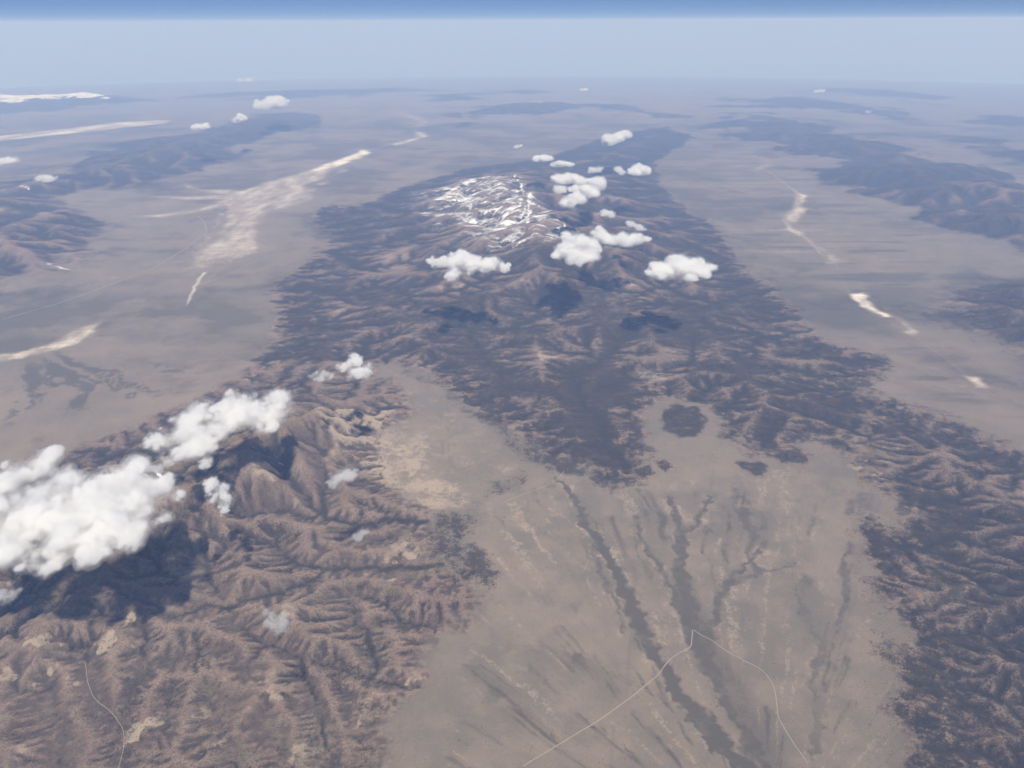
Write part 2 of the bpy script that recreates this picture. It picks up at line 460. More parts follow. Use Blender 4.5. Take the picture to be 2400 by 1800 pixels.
forest = np.maximum(forest, 0.85 * fv * area([(1130, 960), (1150, 900), (1300, 880), (1400, 900), (1380, 960), (1360, 1010), (1335, 1052), (1250, 1025), (1150, 1000)], 0.2, 0.3, wf))
forest = np.maximum(forest, 0.98 * fv * sstep(0.2, 2.2, sd['right']) * sstep(16, 11, Y))  # woods thickened on near right slopes, putting the aircraft window's dark corner into colour
ring = sstep(-0.75, -0.25, kn_big) * (1 - sstep(-0.12, 0.02, kn_big))
forest = forest * (1 - 0.9 * ring)
forest = np.maximum(forest, sstep(-0.1, 0.1, sd['knoll']) * 0.85)
# pale bare uplands
pale1 = area([(655, 885), (720, 868), (800, 868), (870, 875), (900, 920), (925, 950), (930, 1010), (1000, 1030), (1030, 1080), (925, 1092), (850, 1045), (760, 1000), (700, 950)], 0.35, 0.3)
pale2 = area([(830, 790), (900, 825), (940, 835), (1000, 890), (1080, 935), (1130, 1000), (1100, 1030), (1000, 1030), (930, 1010), (910, 950), (900, 900)], 0.2, 0.25)
pale3 = area([(800, 520), (870, 515), (920, 530), (890, 570), (830, 580)], 0.6, 0.4)
pale4 = area([(1350, 780), (1430, 770), (1440, 790), (1370, 795)], 0.5, 0.15)
bare = np.clip(pale1 * (0.50 + 0.5 * nB + 0.18 * tpc) + 0.30 * pale2 * (0.8 + nB) + 0.5 * pale3 * (0.7 + nB) + 0.8 * pale4, 0, 1)
forest = forest * (1 - 0.93 * np.maximum(pale1, pale2) * sstep(-0.55, -0.05, nB + 0.35)) * (1 - 0.6 * pale3)
hill = hill * (1 - 0.8 * pale2) * (1 - 0.85 * ring)
# scattered pale outcrops in the ranges
outc = sstep(0.10, 0.42, nB + 0.4 * nC + 0.10 * tpc) * hill
bare = np.maximum(bare, 0.75 * outc * sstep(0.1, -0.6, nA))
for (x, y, w, b, z) in [(80, 1395, 40, 1, .3), (225, 1385, 38, 1, .3), (270, 1340, 30, .9, .3), (280, 1590, 42, .95, .2), (330, 1560, 35, .8, .2), (430, 1545, 45, .5, .2),
                        (640, 1630, 60, .55, .1), (480, 1620, 50, .4, .1), (140, 1310, 45, .5, .4), (800, 900, 30, .9, .4), (860, 960, 40, .8, .35), (880, 1000, 40, .7, .35),
                        (1900, 1000, 30, .6, .5), (1830, 935, 26, .5, .5), (1940, 1080, 40, .4, .4), (2010, 1100, 40, .4, .4), (1860, 940, 18, .5, .5)]:
    c = G(x, y, z); rad = 0.5 * w * np.linalg.norm(c - [0, 0, CAM_H]) / FOCAL
    q = ((X - c[0]) ** 2 + (Y - c[1]) ** 2) / (rad * rad)
    bare = np.maximum(bare, b * sstep(1.0, 0.35, q - 2.2 * nC - 1.2 * nB + 0.35 * tpc) * (0.55 + 1.2 * np.clip(nC + .2, 0, .4)))

# washes of the near valley
WASH = [([(1200, 1040), (1240, 1080), (1258, 1130), (1300, 1190), (1330, 1240), (1352, 1290), (1372, 1340), (1392, 1390), (1430, 1440), (1452, 1490), (1500, 1550), (1560, 1610), (1620, 1680)],
         [8, 16, 18, 20, 26, 34, 38, 34, 34, 36, 38, 34, 34], 1.0),
        ([(1440, 1085), (1470, 1150), (1466, 1210), (1470, 1260), (1482, 1310), (1492, 1370), (1520, 1430), (1570, 1530), (1620, 1610), (1660, 1680)],
         [12, 22, 26, 34, 40, 44, 40, 34, 26, 20], .85),
        ([(1365, 1120), (1385, 1170), (1412, 1215), (1440, 1262), (1468, 1330), (1492, 1375)], [8, 14, 16, 18, 20, 20], .8),
        ([(1530, 1080), (1520, 1110), (1500, 1135), (1474, 1160)], [10, 14, 14, 12], .8),
        ([(1640, 1195), (1592, 1232), (1562, 1270), (1552, 1310), (1535, 1340), (1520, 1400)], [8, 14, 18, 22, 26, 30], .8),
        ([(1710, 1226), (1650, 1240), (1600, 1256), (1560, 1272)], [8, 12, 14, 16], .7),
        ([(1712, 1270), (1735, 1340), (1765, 1390), (1772, 1420), (1750, 1480), (1765, 1560), (1750, 1640)], [8, 16, 18, 14, 16, 20, 16], .6),
        ([(1275, 1180), (1300, 1250), (1325, 1300), (1345, 1365)], [6, 10, 14, 14], .7),
        ([(1020, 1440), (1100, 1412), (1170, 1412), (1240, 1435), (1300, 1455), (1380, 1490), (1430, 1520)], [10, 14, 16, 16, 14, 12, 10], .4),
        ([(1515, 1200), (1540, 1260), (1550, 1310)], [10, 14, 16], .5),
        ([(1420, 1440), (1450, 1500), (1490, 1560), (1530, 1600), (1590, 1680)], [10, 14, 16, 16, 16], .9),
        ([(1530, 1440), (1560, 1500), (1590, 1570), (1620, 1650)], [10, 14, 16, 14], .7)]
rim = np.zeros_like(Z)
wq = (X + 0.13 * fbm(X, Y, 3.0, 5, 201, .66) + 0.05 * np.abs(fbm(X, Y, 6.0, 3, 205)), Y + 0.13 * fbm(X, Y, 3.0, 5, 203, .66))
for pts, w, s in WASH:
    wash = np.maximum(wash, s * strip(pts, w, 0.04, 0.5, wq) * np.clip(0.98 + 0.5 * nB + 0.4 * nC, 0.45, 1))
    rim = np.maximum(rim, s * strip(pts, [v + 26 for v in w], 0.04, 0.6, wq))
grey = area([(1470, 1200), (1500, 1290), (1530, 1330), (1560, 1400), (1640, 1520), (1700, 1659), (1760, 1700), (1640, 1700), (1560, 1560), (1500, 1440), (1470, 1330), (1455, 1260)], 0.02, 0.25)
wash = np.maximum(wash, 0.66 * grey * np.clip(0.9 + 0.6 * nB, 0.3, 1))
rim = np.clip(rim - 1.3 * wash, 0, 1)
bare = np.maximum(bare, 0.62 * rim * (1 - hill) * np.clip(0.7 + 1.2 * nB + 0.6 * nC, 0, 1.2))
Z = Z - 0.018 * wash * (1 - hill) + 0.004 * rim * (1 - hill)
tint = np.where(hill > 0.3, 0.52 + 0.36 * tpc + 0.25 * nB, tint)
# fine gullies of the fans follow the drained area
fanw = (1 - hill) * sstep(-0.6, 0.9, np.maximum(f2, f4 - 0.4) + 0.8 * nB)
wash = np.maximum(wash, 0.45 * fanw * sstep(-9, -1, dmount))
# dark dissected fan of the left valley
dl = area([(0, 800), (120, 760), (260, 770), (420, 790), (430, 830), (300, 870), (150, 900), (60, 930), (0, 920)], 0.0, 0.8)
wv = fbm(X + 0.8 * nA, Y + 0.8 * nB, 0.75, 4, 301)
fc2 = G(40, 740)
fp2 = np.arctan2(X - fc2[0], Y - fc2[1]); fr2 = np.hypot(X - fc2[0], Y - fc2[1])
st5 = fbm(fp2 * 7.0 + 0.9 * nA + 0.4 * nB, fr2 * 0.25 + 0.6 * nB, 1.0, 4, 341, .6)
wash = np.maximum(wash, dl * (0.35 + 0.6 * sstep(0.0, 0.28, st5)))
dk = area([(215, 690), (260, 665), (340, 680), (420, 720), (340, 750), (240, 745), (220, 720)], 0.0, 0.8)
wash = np.maximum(wash, 0.5 * dk)
wash = np.maximum(wash, 0.30 * area([(0, 700), (200, 690), (210, 740), (60, 760), (0, 760)], 0, 0.8) * (0.7 + nA))
# streaks across the right valley
st = fbm(X * 0.16 + 0.2 * nA, Y * 1.0, 1.0, 4, 311)
rv = area([(1420, 380), (1650, 320), (1850, 420), (2100, 560), (2060, 640), (2000, 700), (2212, 900), (2212, 980), (1960, 860), (1700, 640), (1560, 510)], 0, 2.0)
wash = np.maximum(wash, 0.75 * rv * sstep(0.0, 0.40, st))
bare = np.maximum(bare, 0.48 * rv * sstep(0.05, 0.45, -st + 0.4 * nF))
lv = area([(0, 640), (250, 560), (420, 480), (640, 440), (700, 540), (600, 640), (560, 760), (420, 830), (0, 980)], 0, 2.0)
st2 = fbm(X * 0.25 + 0.3 * nA, Y * 0.8 + 0.3 * nB, 1.0, 4, 317)
bare = np.maximum(bare, 0.46 * lv * sstep(-0.05, 0.45, st2 + 0.5 * nF))

va = area([(1000, 1100), (1250, 1030), (1420, 1050), (1800, 1000), (1900, 1100), (1870, 1300), (1960, 1450), (1980, 1700), (880, 1700), (1000, 1400)], 0, 0.5)
fc = G(1640, 1850)
fph = np.arctan2(X - fc[0], Y - fc[1] + 0.3); frh = np.hypot(X - fc[0], Y - fc[1])
st3 = fbm(fph * 9.0 + 0.35 * nA + 0.10 * nB, frh * 0.30 + 0.3 * nB, 1.0, 5, 331, .62)
st4 = fbm(fph * 30.0 + 0.8 * nA + 0.35 * nB, frh * 0.55 + 0.5 * nB, 1.0, 4, 337, .62)
bare = np.maximum(bare, 0.45 * va * sstep(0.0, 0.45, 0.35 * st3 + 0.8 * st4))
wash = np.maximum(wash, va * (0.42 * sstep(0.08, 0.5, -st3) + 0.32 * sstep(0.05, 0.45, -st4 - 0.3 * st3)))
tint = tint + 0.30 * va * nB

sage_haze = (1 - va) * (1 - hill) * (1 - pale2) * sstep(12, 22, Y + 4 * nA) * sstep(130, 80, Y + 10 * nA)  # sagebrush, darkened then paled with distance to carry the haze in colour
wash = np.maximum(wash, np.clip(0.44 + 0.22 * sstep(40, 70, Y) + 0.7 * nF + 0.45 * nA + 0.35 * st2 + 0.2 * nB, 0, .85) * sage_haze)

# dry lakes: outline, whiteness, place words for the label
LAKES = [
    ("long cream salt flat winding through the left valley", [(395, 395), (430, 409), (520, 411), (600, 386), (680, 364), (722, 360), (700, 388), (655, 402), (680, 430), (640, 445), (592, 455), (560, 470), (556, 500), (560, 540),
      (522, 555), (430, 582), (398, 582), (420, 545), (468, 512), (486, 465), (492, 445), (440, 456), (350, 471), (258, 468), (360, 461), (440, 447), (480, 431), (400, 432), (308, 423),
      (400, 424), (480, 421), (400, 407)], .50),
    ("bright white salt flat at the far end of the cream flat", [(672, 368), (720, 348), (760, 335), (785, 322), (800, 331), (770, 346), (725, 362), (690, 372)], 1.0),
    ("pale dry lake at the left edge below the road", [(-60, 772), (60, 757), (128, 737), (165, 707), (215, 697), (206, 716), (172, 742), (100, 762), (-60, 795)], .60),
    ("long pale stripe of salt flat before the snowy crest", [(-300, 305), (0, 290), (150, 275), (250, 262), (378, 256), (360, 265), (200, 281), (0, 302), (-300, 330)], .70),
    ("small pale crescent flat beyond the white salt flat", [(840, 312), (878, 303), (905, 297), (890, 283), (912, 287), (925, 295), (890, 306), (850, 316)], .75),
    ("faint winding pale flat fading into the haze", [(820, 236), (880, 245), (915, 255), (925, 265), (895, 275), (905, 262), (870, 250), (820, 241)], .35),
    ("hook shaped tan flat at the head of the right valley", [(1620, 372), (1648, 358), (1640, 346), (1600, 340), (1650, 344), (1668, 355), (1650, 372), (1640, 382)], .40),
    ("broken white salt flat halfway down the right valley", [(1720, 420), (1742, 430), (1730, 445), (1740, 458), (1720, 480), (1700, 492), (1735, 510), (1740, 524), (1700, 505), (1685, 480), (1700, 465), (1718, 455)], .72),
    ("grey green dry lake with a pale rim in the right valley", [(1735, 520), (1770, 540), (1800, 555), (1828, 574), (1790, 580), (1772, 572), (1780, 560), (1750, 540)], .45),
    ("brightest cream salt flat of the right valley", [(1828, 645), (1868, 641), (1872, 656), (1892, 676), (1925, 694), (1902, 694), (1870, 681), (1845, 665)], 1.0),
    ("narrow salt flat trailing below the brightest one", [(1920, 690), (1955, 708), (1990, 728), (1965, 734), (1940, 728), (1960, 722), (1940, 705)], .60),
    ("small almond shaped salt flat near the right edge", [(2080, 822), (2108, 825), (2138, 850), (2100, 844)], .80),
]
lake_id = np.zeros(Z.shape, int)
for k, (lab, pts, white) in enumerate(LAKES):
    P = GP(pts)
    dist = np.linalg.norm(P.mean(0))
    amp = 0.006 * dist
    mg = 0.02 * dist
    bx = (X > P[:, 0].min() - mg) & (X < P[:, 0].max() + mg) & (Y > P[:, 1].min() - mg) & (Y < P[:, 1].max() + mg)
    xb, yb = X[bx], Y[bx]
    px = xb + amp * fbm(xb, yb, 40.0 / dist, 4, 401 + k); py = yb + amp * fbm(xb, yb, 40.0 / dist, 4, 451 + k)
    s = poly_sdf(px, py, P, 3.0 + 0.05 * dist)
    m = sstep(-0.007 * dist, 0.009 * dist, s)
    tex = 0.90 + 0.6 * fbm(xb * 60 / dist, yb * 22 / dist, 1.0, 5, 471 + k, .62)
    playa[bx] = np.maximum(playa[bx], m * np.clip(0.84 * white * tex, 0, 1.0))
    wash[bx] = wash[bx] * (1 - m)
    lake_id[bx] = np.where((m > 0.5) & (lake_id[bx] == 0), k + 1, lake_id[bx])
playa = np.maximum(playa, 0.34 * strip([(1655, 375), (1690, 400), (1722, 425), (1712, 470), (1695, 490), (1740, 524), (1775, 560)], [6, 8, 10, 12, 12, 10, 8], 0, .7))
playa = np.maximum(playa, 0.24 * strip([(1800, 575), (1815, 610), (1835, 648), (1890, 690), (1960, 728), (2040, 790), (2090, 828), (2150, 870)], [5, 5, 6, 8, 8, 7, 7, 5], 0, .7))
playa = np.maximum(playa, 0.34 * strip([(795, 328), (840, 312), (905, 298), (895, 280), (922, 264), (880, 249), (820, 238)], [6, 6, 6, 5, 5, 4, 3], 0, .7))
for pts_, w_, v_ in [([(450, 600), (500, 560), (560, 540)], 10, .3), ([(300, 590), (400, 595), (440, 580)], 5, .4), ([(410, 545), (445, 520), (470, 480), (480, 440)], 10, .3), ([(560, 470), (620, 440), (690, 400), (740, 370)], 22, .35),
                     ([(200, 440), (330, 452), (440, 452)], 4, .25), ([(90, 665), (200, 672), (300, 690)], 4, .25), ([(500, 430), (540, 470), (550, 520)], 16, .35)]:
    playa = np.maximum(playa, v_ * strip(pts_, w_, 0, .8, (X + 0.3 * nB, Y + 0.5 * nA)) * np.clip(0.8 + 1.2 * st2, 0.2, 1.3))
# feathered pale fringe around the big flat
playa = np.maximum(playa, 0.30 * area([(520, 412), (700, 365), (760, 350), (740, 380), (680, 430), (640, 450), (570, 480), (580, 540), (520, 560), (480, 520), (500, 450)], 0, 1.2) * (0.5 + np.clip(1.5 * st2, -.5, 1)))
playa = np.maximum(playa, 0.5 * strip([(400, 660), (415, 635), (428, 605), (440, 590)], [4, 8, 10, 10], 0, .6))
playa = np.maximum(playa, 0.25 * strip([(420, 620), (480, 600), (540, 570), (600, 545)], [8, 8, 6, 4], 0, .6))
playa = np.maximum(playa, 0.22 * strip([(160, 735), (300, 700), (420, 705)], [6, 8, 4], 0, .6))

# snow
sp = area([(900, 388), (1000, 370), (1095, 368), (1140, 398), (1165, 440), (1228, 490), (1200, 528), (1090, 528), (1000, 500), (930, 450)], 1.05, 2.0)
lee = sstep(-0.02, 0.16, curv + 0.05 * nC)
stw = fbm(X * 0.8 + 0.3 * nB, Y * 1.5 + 0.25 * X + 0.3 * nA, 1.0, 5, 501, .7)
snow = sp * np.clip(0.15 * lee + 0.7 * stw + 0.46 + 0.2 * nA, 0, 1)
for pts, w in [([(1085, 372), (1112, 380), (1125, 398), (1130, 420), (1150, 432), (1160, 447)], 6), ([(1100, 405), (1130, 398)], 6),
               ([(1150, 425), (1138, 440), (1143, 458), (1135, 475)], 11), ([(1138, 442), (1128, 465), (1108, 480)], 6),
               ([(1225, 480), (1210, 490), (1205, 505)], 7), ([(1000, 374), (1060, 372), (1090, 378)], 7), ([(1040, 420), (1090, 412), (1120, 418)], 6), ([(960, 410), (1030, 405), (1060, 398)], 5),
               ([(1080, 470), (1100, 450), (1120, 440)], 5), ([(1100, 520), (1150, 512), (1200, 520)], 6), ([(1020, 455), (1060, 452), (1090, 440)], 4), ([(960, 430), (1010, 432), (1050, 428)], 4)]:
    snow = np.maximum(snow, 0.85 * strip(pts, 0.8 * w, 1.1, .5, (X + 0.25 * nB, Y + 0.25 * nC)))
crest = sstep(0.75, 1.25, Z + 0.15 * nB)
snow = np.maximum(snow, sstep(0, 3, sd['snowr']) * sstep(0.85, 1.15, Z + 0.4 * nF + 0.45 * nA))
snow = np.maximum(snow, sstep(0, 1, sd['left']) * crest * sstep(0.1, 0.4, nB + 0.5 * lee - 0.1))
snow = np.maximum(snow, sstep(0, 3, sd['far']) * sstep(0.75, 1.05, Z + 0.25 * nA) * 0.8)
for pts, w, z in [([(330, 1012), (350, 1025), (385, 1030), (410, 1018)], 5, .95), ([(545, 972), (575, 968), (600, 972)], 4, .8), ([(300, 1028), (320, 1032)], 4, .95),
                  ([(0, 402), (30, 398), (60, 400)], 5, .6), ([(0, 425), (40, 420)], 4, .6), ([(100, 565), (150, 572)], 4, .3)]:
    snow = np.maximum(snow, 0.9 * strip(pts, w, z, .5, (X + 0.1 * nC, Y + 0.1 * nB)))
forest = forest * (1 - 0.85 * sp)
bare = np.maximum(bare, 0.30 * sp)

# ----------------------------------------------------------------------------
# materials
# ----------------------------------------------------------------------------
def new_mat(name):
    m = bpy.data.materials.new(name)
    m.use_nodes = True
    m.node_tree.nodes.clear()
    return m, m.node_tree.nodes, m.node_tree.links

class NB_:
    """small helper to write node graphs"""
    def __init__(s, m):
        s.n = m.node_tree.nodes; s.l = m.node_tree.links
    def put(s, sock, v):
        if hasattr(v, 'is_output') or hasattr(v, 'links'):
            s.l.new(v, sock)
        else:
            sock.default_value = v
    def math(s, op, a, b=0.0, c=None, clamp=False):
        q = s.n.new("ShaderNodeMath"); q.operation = op; q.use_clamp = clamp
        s.put(q.inputs[0], a); s.put(q.inputs[1], b)
        if c is not None: s.put(q.inputs[2], c)
        return q.outputs[0]
    def mix(s, f, a, b):
        q = s.n.new("ShaderNodeMix"); q.data_type = 'RGBA'
        s.put(q.inputs[0], f); s.put(q.inputs[6], a if hasattr(a, 'links') else (*a, 1)); s.put(q.inputs[7], b if hasattr(b, 'links') else (*b, 1))
        return q.outputs[2]
    def step(s, x, lo, hi):
        q = s.n.new("ShaderNodeMapRange"); q.interpolation_type = 'SMOOTHSTEP'
        s.put(q.inputs[0], x); q.inputs[1].default_value = lo; q.inputs[2].default_value = hi
        return q.outputs[0]
    def noise(s, vec, scale, detail=4, rough=0.55, dist=0.0):
        q = s.n.new("ShaderNodeTexNoise"); q.inputs['Scale'].default_value = scale; q.inputs['Detail'].default_value = detail
        q.inputs['Roughness'].default_value = rough; q.inputs['Distortion'].default_value = dist
        s.l.new(vec, q.inputs['Vector'])
        return q.outputs[0]

land, _, _ = new_mat("land")
b = NB_(land)
geo = b.n.new("ShaderNodeNewGeometry")
sc_ = b.n.new("ShaderNodeVectorMath"); sc_.operation = 'MULTIPLY'; sc_.inputs[1].default_value = (0.001, 0.001, 0.001)
b.l.new(geo.outputs['Position'], sc_.inputs[0])
vec = sc_.outputs[0]
a1 = b.n.new("ShaderNodeAttribute"); a1.attribute_name = "cover_a"
a2 = b.n.new("ShaderNodeAttribute"); a2.attribute_name = "cover_b"
s1 = b.n.new("ShaderNodeSeparateColor"); b.l.new(a1.outputs['Color'], s1.inputs[0])
s2 = b.n.new("ShaderNodeSeparateColor"); b.l.new(a2.outputs['Color'], s2.inputs[0])
forest_, bare_, playa_ = s1.outputs[0], s1.outputs[1], s1.outputs[2]
snow_ = a1.outputs['Alpha']
wash_, tint_, hill_ = s2.outputs[0], s2.outputs[1], s2.outputs[2]
drain_ = a2.outputs['Alpha']
nbig = b.noise(vec, 1.7, 6, 0.6)
nmid = b.noise(vec, 7.0, 5, 0.6)
nfine = b.noise(vec, 26.0, 4, 0.65)
nspk = b.noise(vec, 60.0, 2, 0.6)
def jit(x, k1, k2):
    t = b.math('SUBTRACT', nmid, 0.5); u = b.math('SUBTRACT', nfine, 0.5)
    return b.math('ADD', b.math('ADD', x, b.math('MULTIPLY', t, k1)), b.math('MULTIPLY', u, k2))
# valley floor: grey tan to pinkish tan sagebrush flats
c = b.mix(b.step(jit(tint_, 0.8, 0.5), 0.05, 0.95), (0.128, 0.110, 0.089), (0.190, 0.150, 0.116))
c = b.mix(b.math('MULTIPLY', b.step(nspk, 0.46, 0.66), 0.20), c, (0.058, 0.056, 0.048))
# rocky slopes
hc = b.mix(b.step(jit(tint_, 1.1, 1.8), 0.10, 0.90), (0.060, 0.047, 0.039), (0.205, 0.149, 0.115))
hc = b.mix(b.math('MULTIPLY', b.step(nbig, 0.40, 0.62), 0.45), hc, (0.120, 0.082, 0.064))
hc = b.mix(b.math('MULTIPLY', b.step(b.noise(vec, 2.9, 5, 0.6), 0.52, 0.66), 0.5), hc, (0.150, 0.128, 0.092))
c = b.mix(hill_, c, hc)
c = b.mix(b.math('MULTIPLY', b.math('MULTIPLY', hill_, b.step(b.math('ADD', nspk, b.math('MULTIPLY', b.math('SUBTRACT', nfine, 0.5), 1.4)), 0.46, 0.60)), 0.55), c, (0.042, 0.037, 0.030))
c = b.mix(b.step(jit(bare_, 1.3, 1.5), 0.30, 0.78), c, (0.265, 0.212, 0.160))
# pinyon and juniper woods
spk = b.math('MULTIPLY', b.math('SUBTRACT', nspk, 0.5), 1.2)
c = b.mix(b.math('MULTIPLY', b.step(b.math('ADD', jit(forest_, 1.5, 1.9), spk), 0.20, 0.80), 0.86), c, (0.023, 0.020, 0.0155))
c = b.mix(b.math('MULTIPLY', b.step(jit(b.math('MULTIPLY', drain_, hill_), 0.9, 1.2), 0.20, 0.80), 0.72), c, (0.024, 0.023, 0.019))
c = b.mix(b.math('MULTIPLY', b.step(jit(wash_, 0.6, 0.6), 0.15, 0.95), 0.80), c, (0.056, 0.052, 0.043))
sv = b.n.new("ShaderNodeVectorMath"); sv.operation = 'MULTIPLY'; sv.inputs[1].default_value = (0.55, 1.7, 0.5)
b.l.new(vec, sv.inputs[0])
streak = b.math('SUBTRACT', b.noise(sv.outputs[0], 2.4, 6, 0.70, 0.4), 0.5)
c = b.mix(b.step(b.math('ADD', jit(playa_, 0.25, 0.15), b.math('MULTIPLY', streak, b.math('MULTIPLY', playa_, 1.3))), 0.10, 1.05), c, (0.56, 0.51, 0.44))
c = b.mix(b.step(b.math('ADD', jit(snow_, 0.35, 0.25), b.math('MULTIPLY', b.math('MULTIPLY', streak, 2.4), b.step(snow_, 0.0, 0.25))), 0.30, 1.25), c, (0.78, 0.79, 0.81))
bs = b.n.new("ShaderNodeBsdfDiffuse"); bs.inputs['Roughness'].default_value = 0.9
b.l.new(c, bs.inputs['Color'])
hgt = b.math('ADD', b.math('MULTIPLY', nmid, 70.0), b.math('MULTIPLY', nfine, 34.0))
bp = b.n.new("ShaderNodeBump"); bp.inputs['Distance'].default_value = 1.0
b.l.new(b.math('ADD', b.math('MULTIPLY', hill_, 0.75), 0.10), bp.inputs['Strength'])
b.l.new(hgt, bp.inputs['Height'])
b.l.new(bp.outputs[0], bs.inputs['Normal'])
om = b.n.new("ShaderNodeOutputMaterial"); b.l.new(bs.outputs[0], om.inputs['Surface'])

# ----------------------------------------------------------------------------
# meshes of the land: far skirt rows added, then split into ground, ranges, flats
# ----------------------------------------------------------------------------
nfar = 24
RF = RR[-1] * np.exp(np.linspace(0, math.log(430.0 / RR[-1]), nfar + 1))[1:]
far_fade = sstep(230, 265, RR)[:, None]
Z = Z * (1 - far_fade)
XF = RF[:, None] * np.sin(TH)[None, :]; YF = RF[:, None] * np.cos(TH)[None, :]
PX = np.vstack([X, XF]); PY = np.vstack([Y, YF]); PZ = np.vstack([Z, np.zeros_like(XF)]) - drop(PX, PY)
def ext(a, v=0.0):
    return np.vstack([a, np.full(XF.shape, v)])
tfar = 0.5 + 0.4 * fbm(XF * 0.02, YF * 0.02, 1, 3, 601)
CA = np.stack([ext(np.clip(forest, 0, 1)), ext(np.clip(bare, 0, 1)), ext(np.clip(playa, 0, 1)), ext(np.clip(snow, 0, 1))], -1).astype(f32)
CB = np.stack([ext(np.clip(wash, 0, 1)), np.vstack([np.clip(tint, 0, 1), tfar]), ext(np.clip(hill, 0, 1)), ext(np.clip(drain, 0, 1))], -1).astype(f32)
NRT = PX.shape[0]

region = np.zeros(PX.shape, int)
def setreg(m, v):
    region[:NR][m] = v
REG = {1: ("hills", "brown dissected hills with dark branching drainages in the near left"),
       2: ("mountain", "dark wooded range running away through the middle to a snowy summit"),
       3: ("mountain", "dark wooded range along the lower right edge"),
       4: ("mountain", "hazy range at the left edge beyond the pale salt flats"),
       5: ("mountain", "blue hazy range beyond the right valley"),
       6: ("mountain", "dark ridge at the right edge beside the right valley"),
       7: ("mountain", "far snow crested range on the left skyline"),
       8: ("mountain", "faint blue far ranges fading into the haze"),
       9: ("hill", "dark rounded knolls where the wooded range meets the valley")}
for v, k in [(8, 'far'), (7, 'snowr'), (6, 'redge'), (5, 'rfar'), (4, 'left'), (3, 'right'), (1, 'hills'), (2, 'centre'), (9, 'knoll')]:
    setreg(sd[k] > 0, v)
for k in range(len(LAKES)):
    setreg(lake_id == k + 1, 20 + k)

verts = np.stack([PX, PY, PZ], -1).reshape(-1, 3) * KM
ca = CA.reshape(-1, 4); cb = CB.reshape(-1, 4)
ii = np.arange(NRT * NT).reshape(NRT, NT)
quads = np.stack([ii[:-1, :-1], ii[:-1, 1:], ii[1:, 1:], ii[1:, :-1]], -1).reshape(-1, 4)[:, ::1]
qreg = region[:-1, :-1].ravel()

def mesh_obj(name, v, q, mat, a=None, bb=None, smooth=True):
    me = bpy.data.meshes.new(name)
    n = q.shape[1]
    me.vertices.add(len(v)); me.vertices.foreach_set("co", v.astype(f32).ravel())
    me.loops.add(q.size); me.loops.foreach_set("vertex_index", q.astype(np.int32).ravel())
    me.polygons.add(len(q))
    me.polygons.foreach_set("loop_start", np.arange(0, q.size, n, dtype=np.int32))
    me.polygons.foreach_set("loop_total", np.full(len(q), n, np.int32))
    me.polygons.foreach_set("use_smooth", np.full(len(q), smooth, bool))
    me.update(calc_edges=True)
    for nm, arr in (("cover_a", a), ("cover_b", bb)):
        if arr is not None:
            at = me.attributes.new(nm, 'FLOAT_COLOR', 'POINT')
            at.data.foreach_set("color", np.ascontiguousarray(arr, f32).ravel())
    me.materials.append(mat)
    o = bpy.data.objects.new(name, me)
    COL.objects.link(o)
    return o

# smooth normals over the whole height field, so that pieces meet without seams
dXr = np.gradient(PX, axis=0); dYr = np.gradient(PY, axis=0); dZr = np.gradient(PZ, axis=0)
dXt = np.gradient(PX, axis=1); dYt = np.gradient(PY, axis=1); dZt = np.gradient(PZ, axis=1)
NM = np.stack([dYt * dZr - dZt * dYr, dZt * dXr - dXt * dZr, dXt * dYr - dYt * dXr], -1)
NM /= np.linalg.norm(NM, axis=-1, keepdims=True) + 1e-12
NM *= np.sign(NM[..., 2:3] + 1e-12)
NM = NM.reshape(-1, 3)

def land_piece(name, label, sel, extra=None):
    q = quads[sel]
    u, inv = np.unique(q, return_inverse=True)
    v = verts[u]; a = ca[u]; bb = cb[u]; nn = NM[u]
    q2 = inv.reshape(q.shape)
    if extra is not None:
        ev, eq = extra
        q2 = np.vstack([q2, eq + len(v)])
        v = np.vstack([v, ev]); nn = np.vstack([nn, np.tile([0, 0, 1.0], (len(ev), 1))])
        a = np.vstack([a, np.zeros((len(ev), 4))]); t = np.zeros((len(ev), 4)); t[:, 1] = 0.5
        bb = np.vstack([bb, t])
    o = mesh_obj(name, v, q2, land, a, bb)
    o.data.normals_split_custom_set_from_vertices(nn.astype(float).tolist())
    o["kind"] = "structure"
    o["label"] = label
    return o

# the rest of the plain: behind and beside the viewpoint, and below it
ev = []; eq = []
th_rest = np.linspace(TH[-1], 2 * math.pi + TH[0], 60)
rr_rest = np.concatenate([[0.3], np.exp(np.linspace(math.log(6.4), math.log(430.0), 40))])
for r in rr_rest:
    for t in th_rest:
        ev.append((r * math.sin(t) * KM, r * math.cos(t) * KM, -r * r / (2 * EARTH) * KM))
n_ = len(th_rest)
for i in range(len(rr_rest) - 1):
    for j in range(n_ - 1):
        eq.append((i * n_ + j, (i + 1) * n_ + j, (i + 1) * n_ + j + 1, i * n_ + j + 1))
base_n = len(ev)
tin = np.linspace(TH[0], TH[-1], 20)
for r in (0.3, 6.4):
    for t in tin:
        ev.append((r * math.sin(t) * KM, r * math.cos(t) * KM, -r * r / (2 * EARTH) * KM))
for j in range(19):
    eq.append((base_n + j, base_n + 20 + j, base_n + 21 + j, base_n + j + 1))
ev = np.array(ev); eq = np.array(eq)[:, ::-1]
land_piece("ground", "wide desert plains and valley floors between the ranges", qreg == 0, (ev, eq))
for v, (nm, lab) in REG.items():
    if (qreg == v).any():
        land_piece(nm, lab, qreg == v)
for k, (lab, pts, white) in enumerate(LAKES):
    if (qreg == 20 + k).sum() > 3:
        land_piece("dry_lake", lab, qreg == 20 + k)

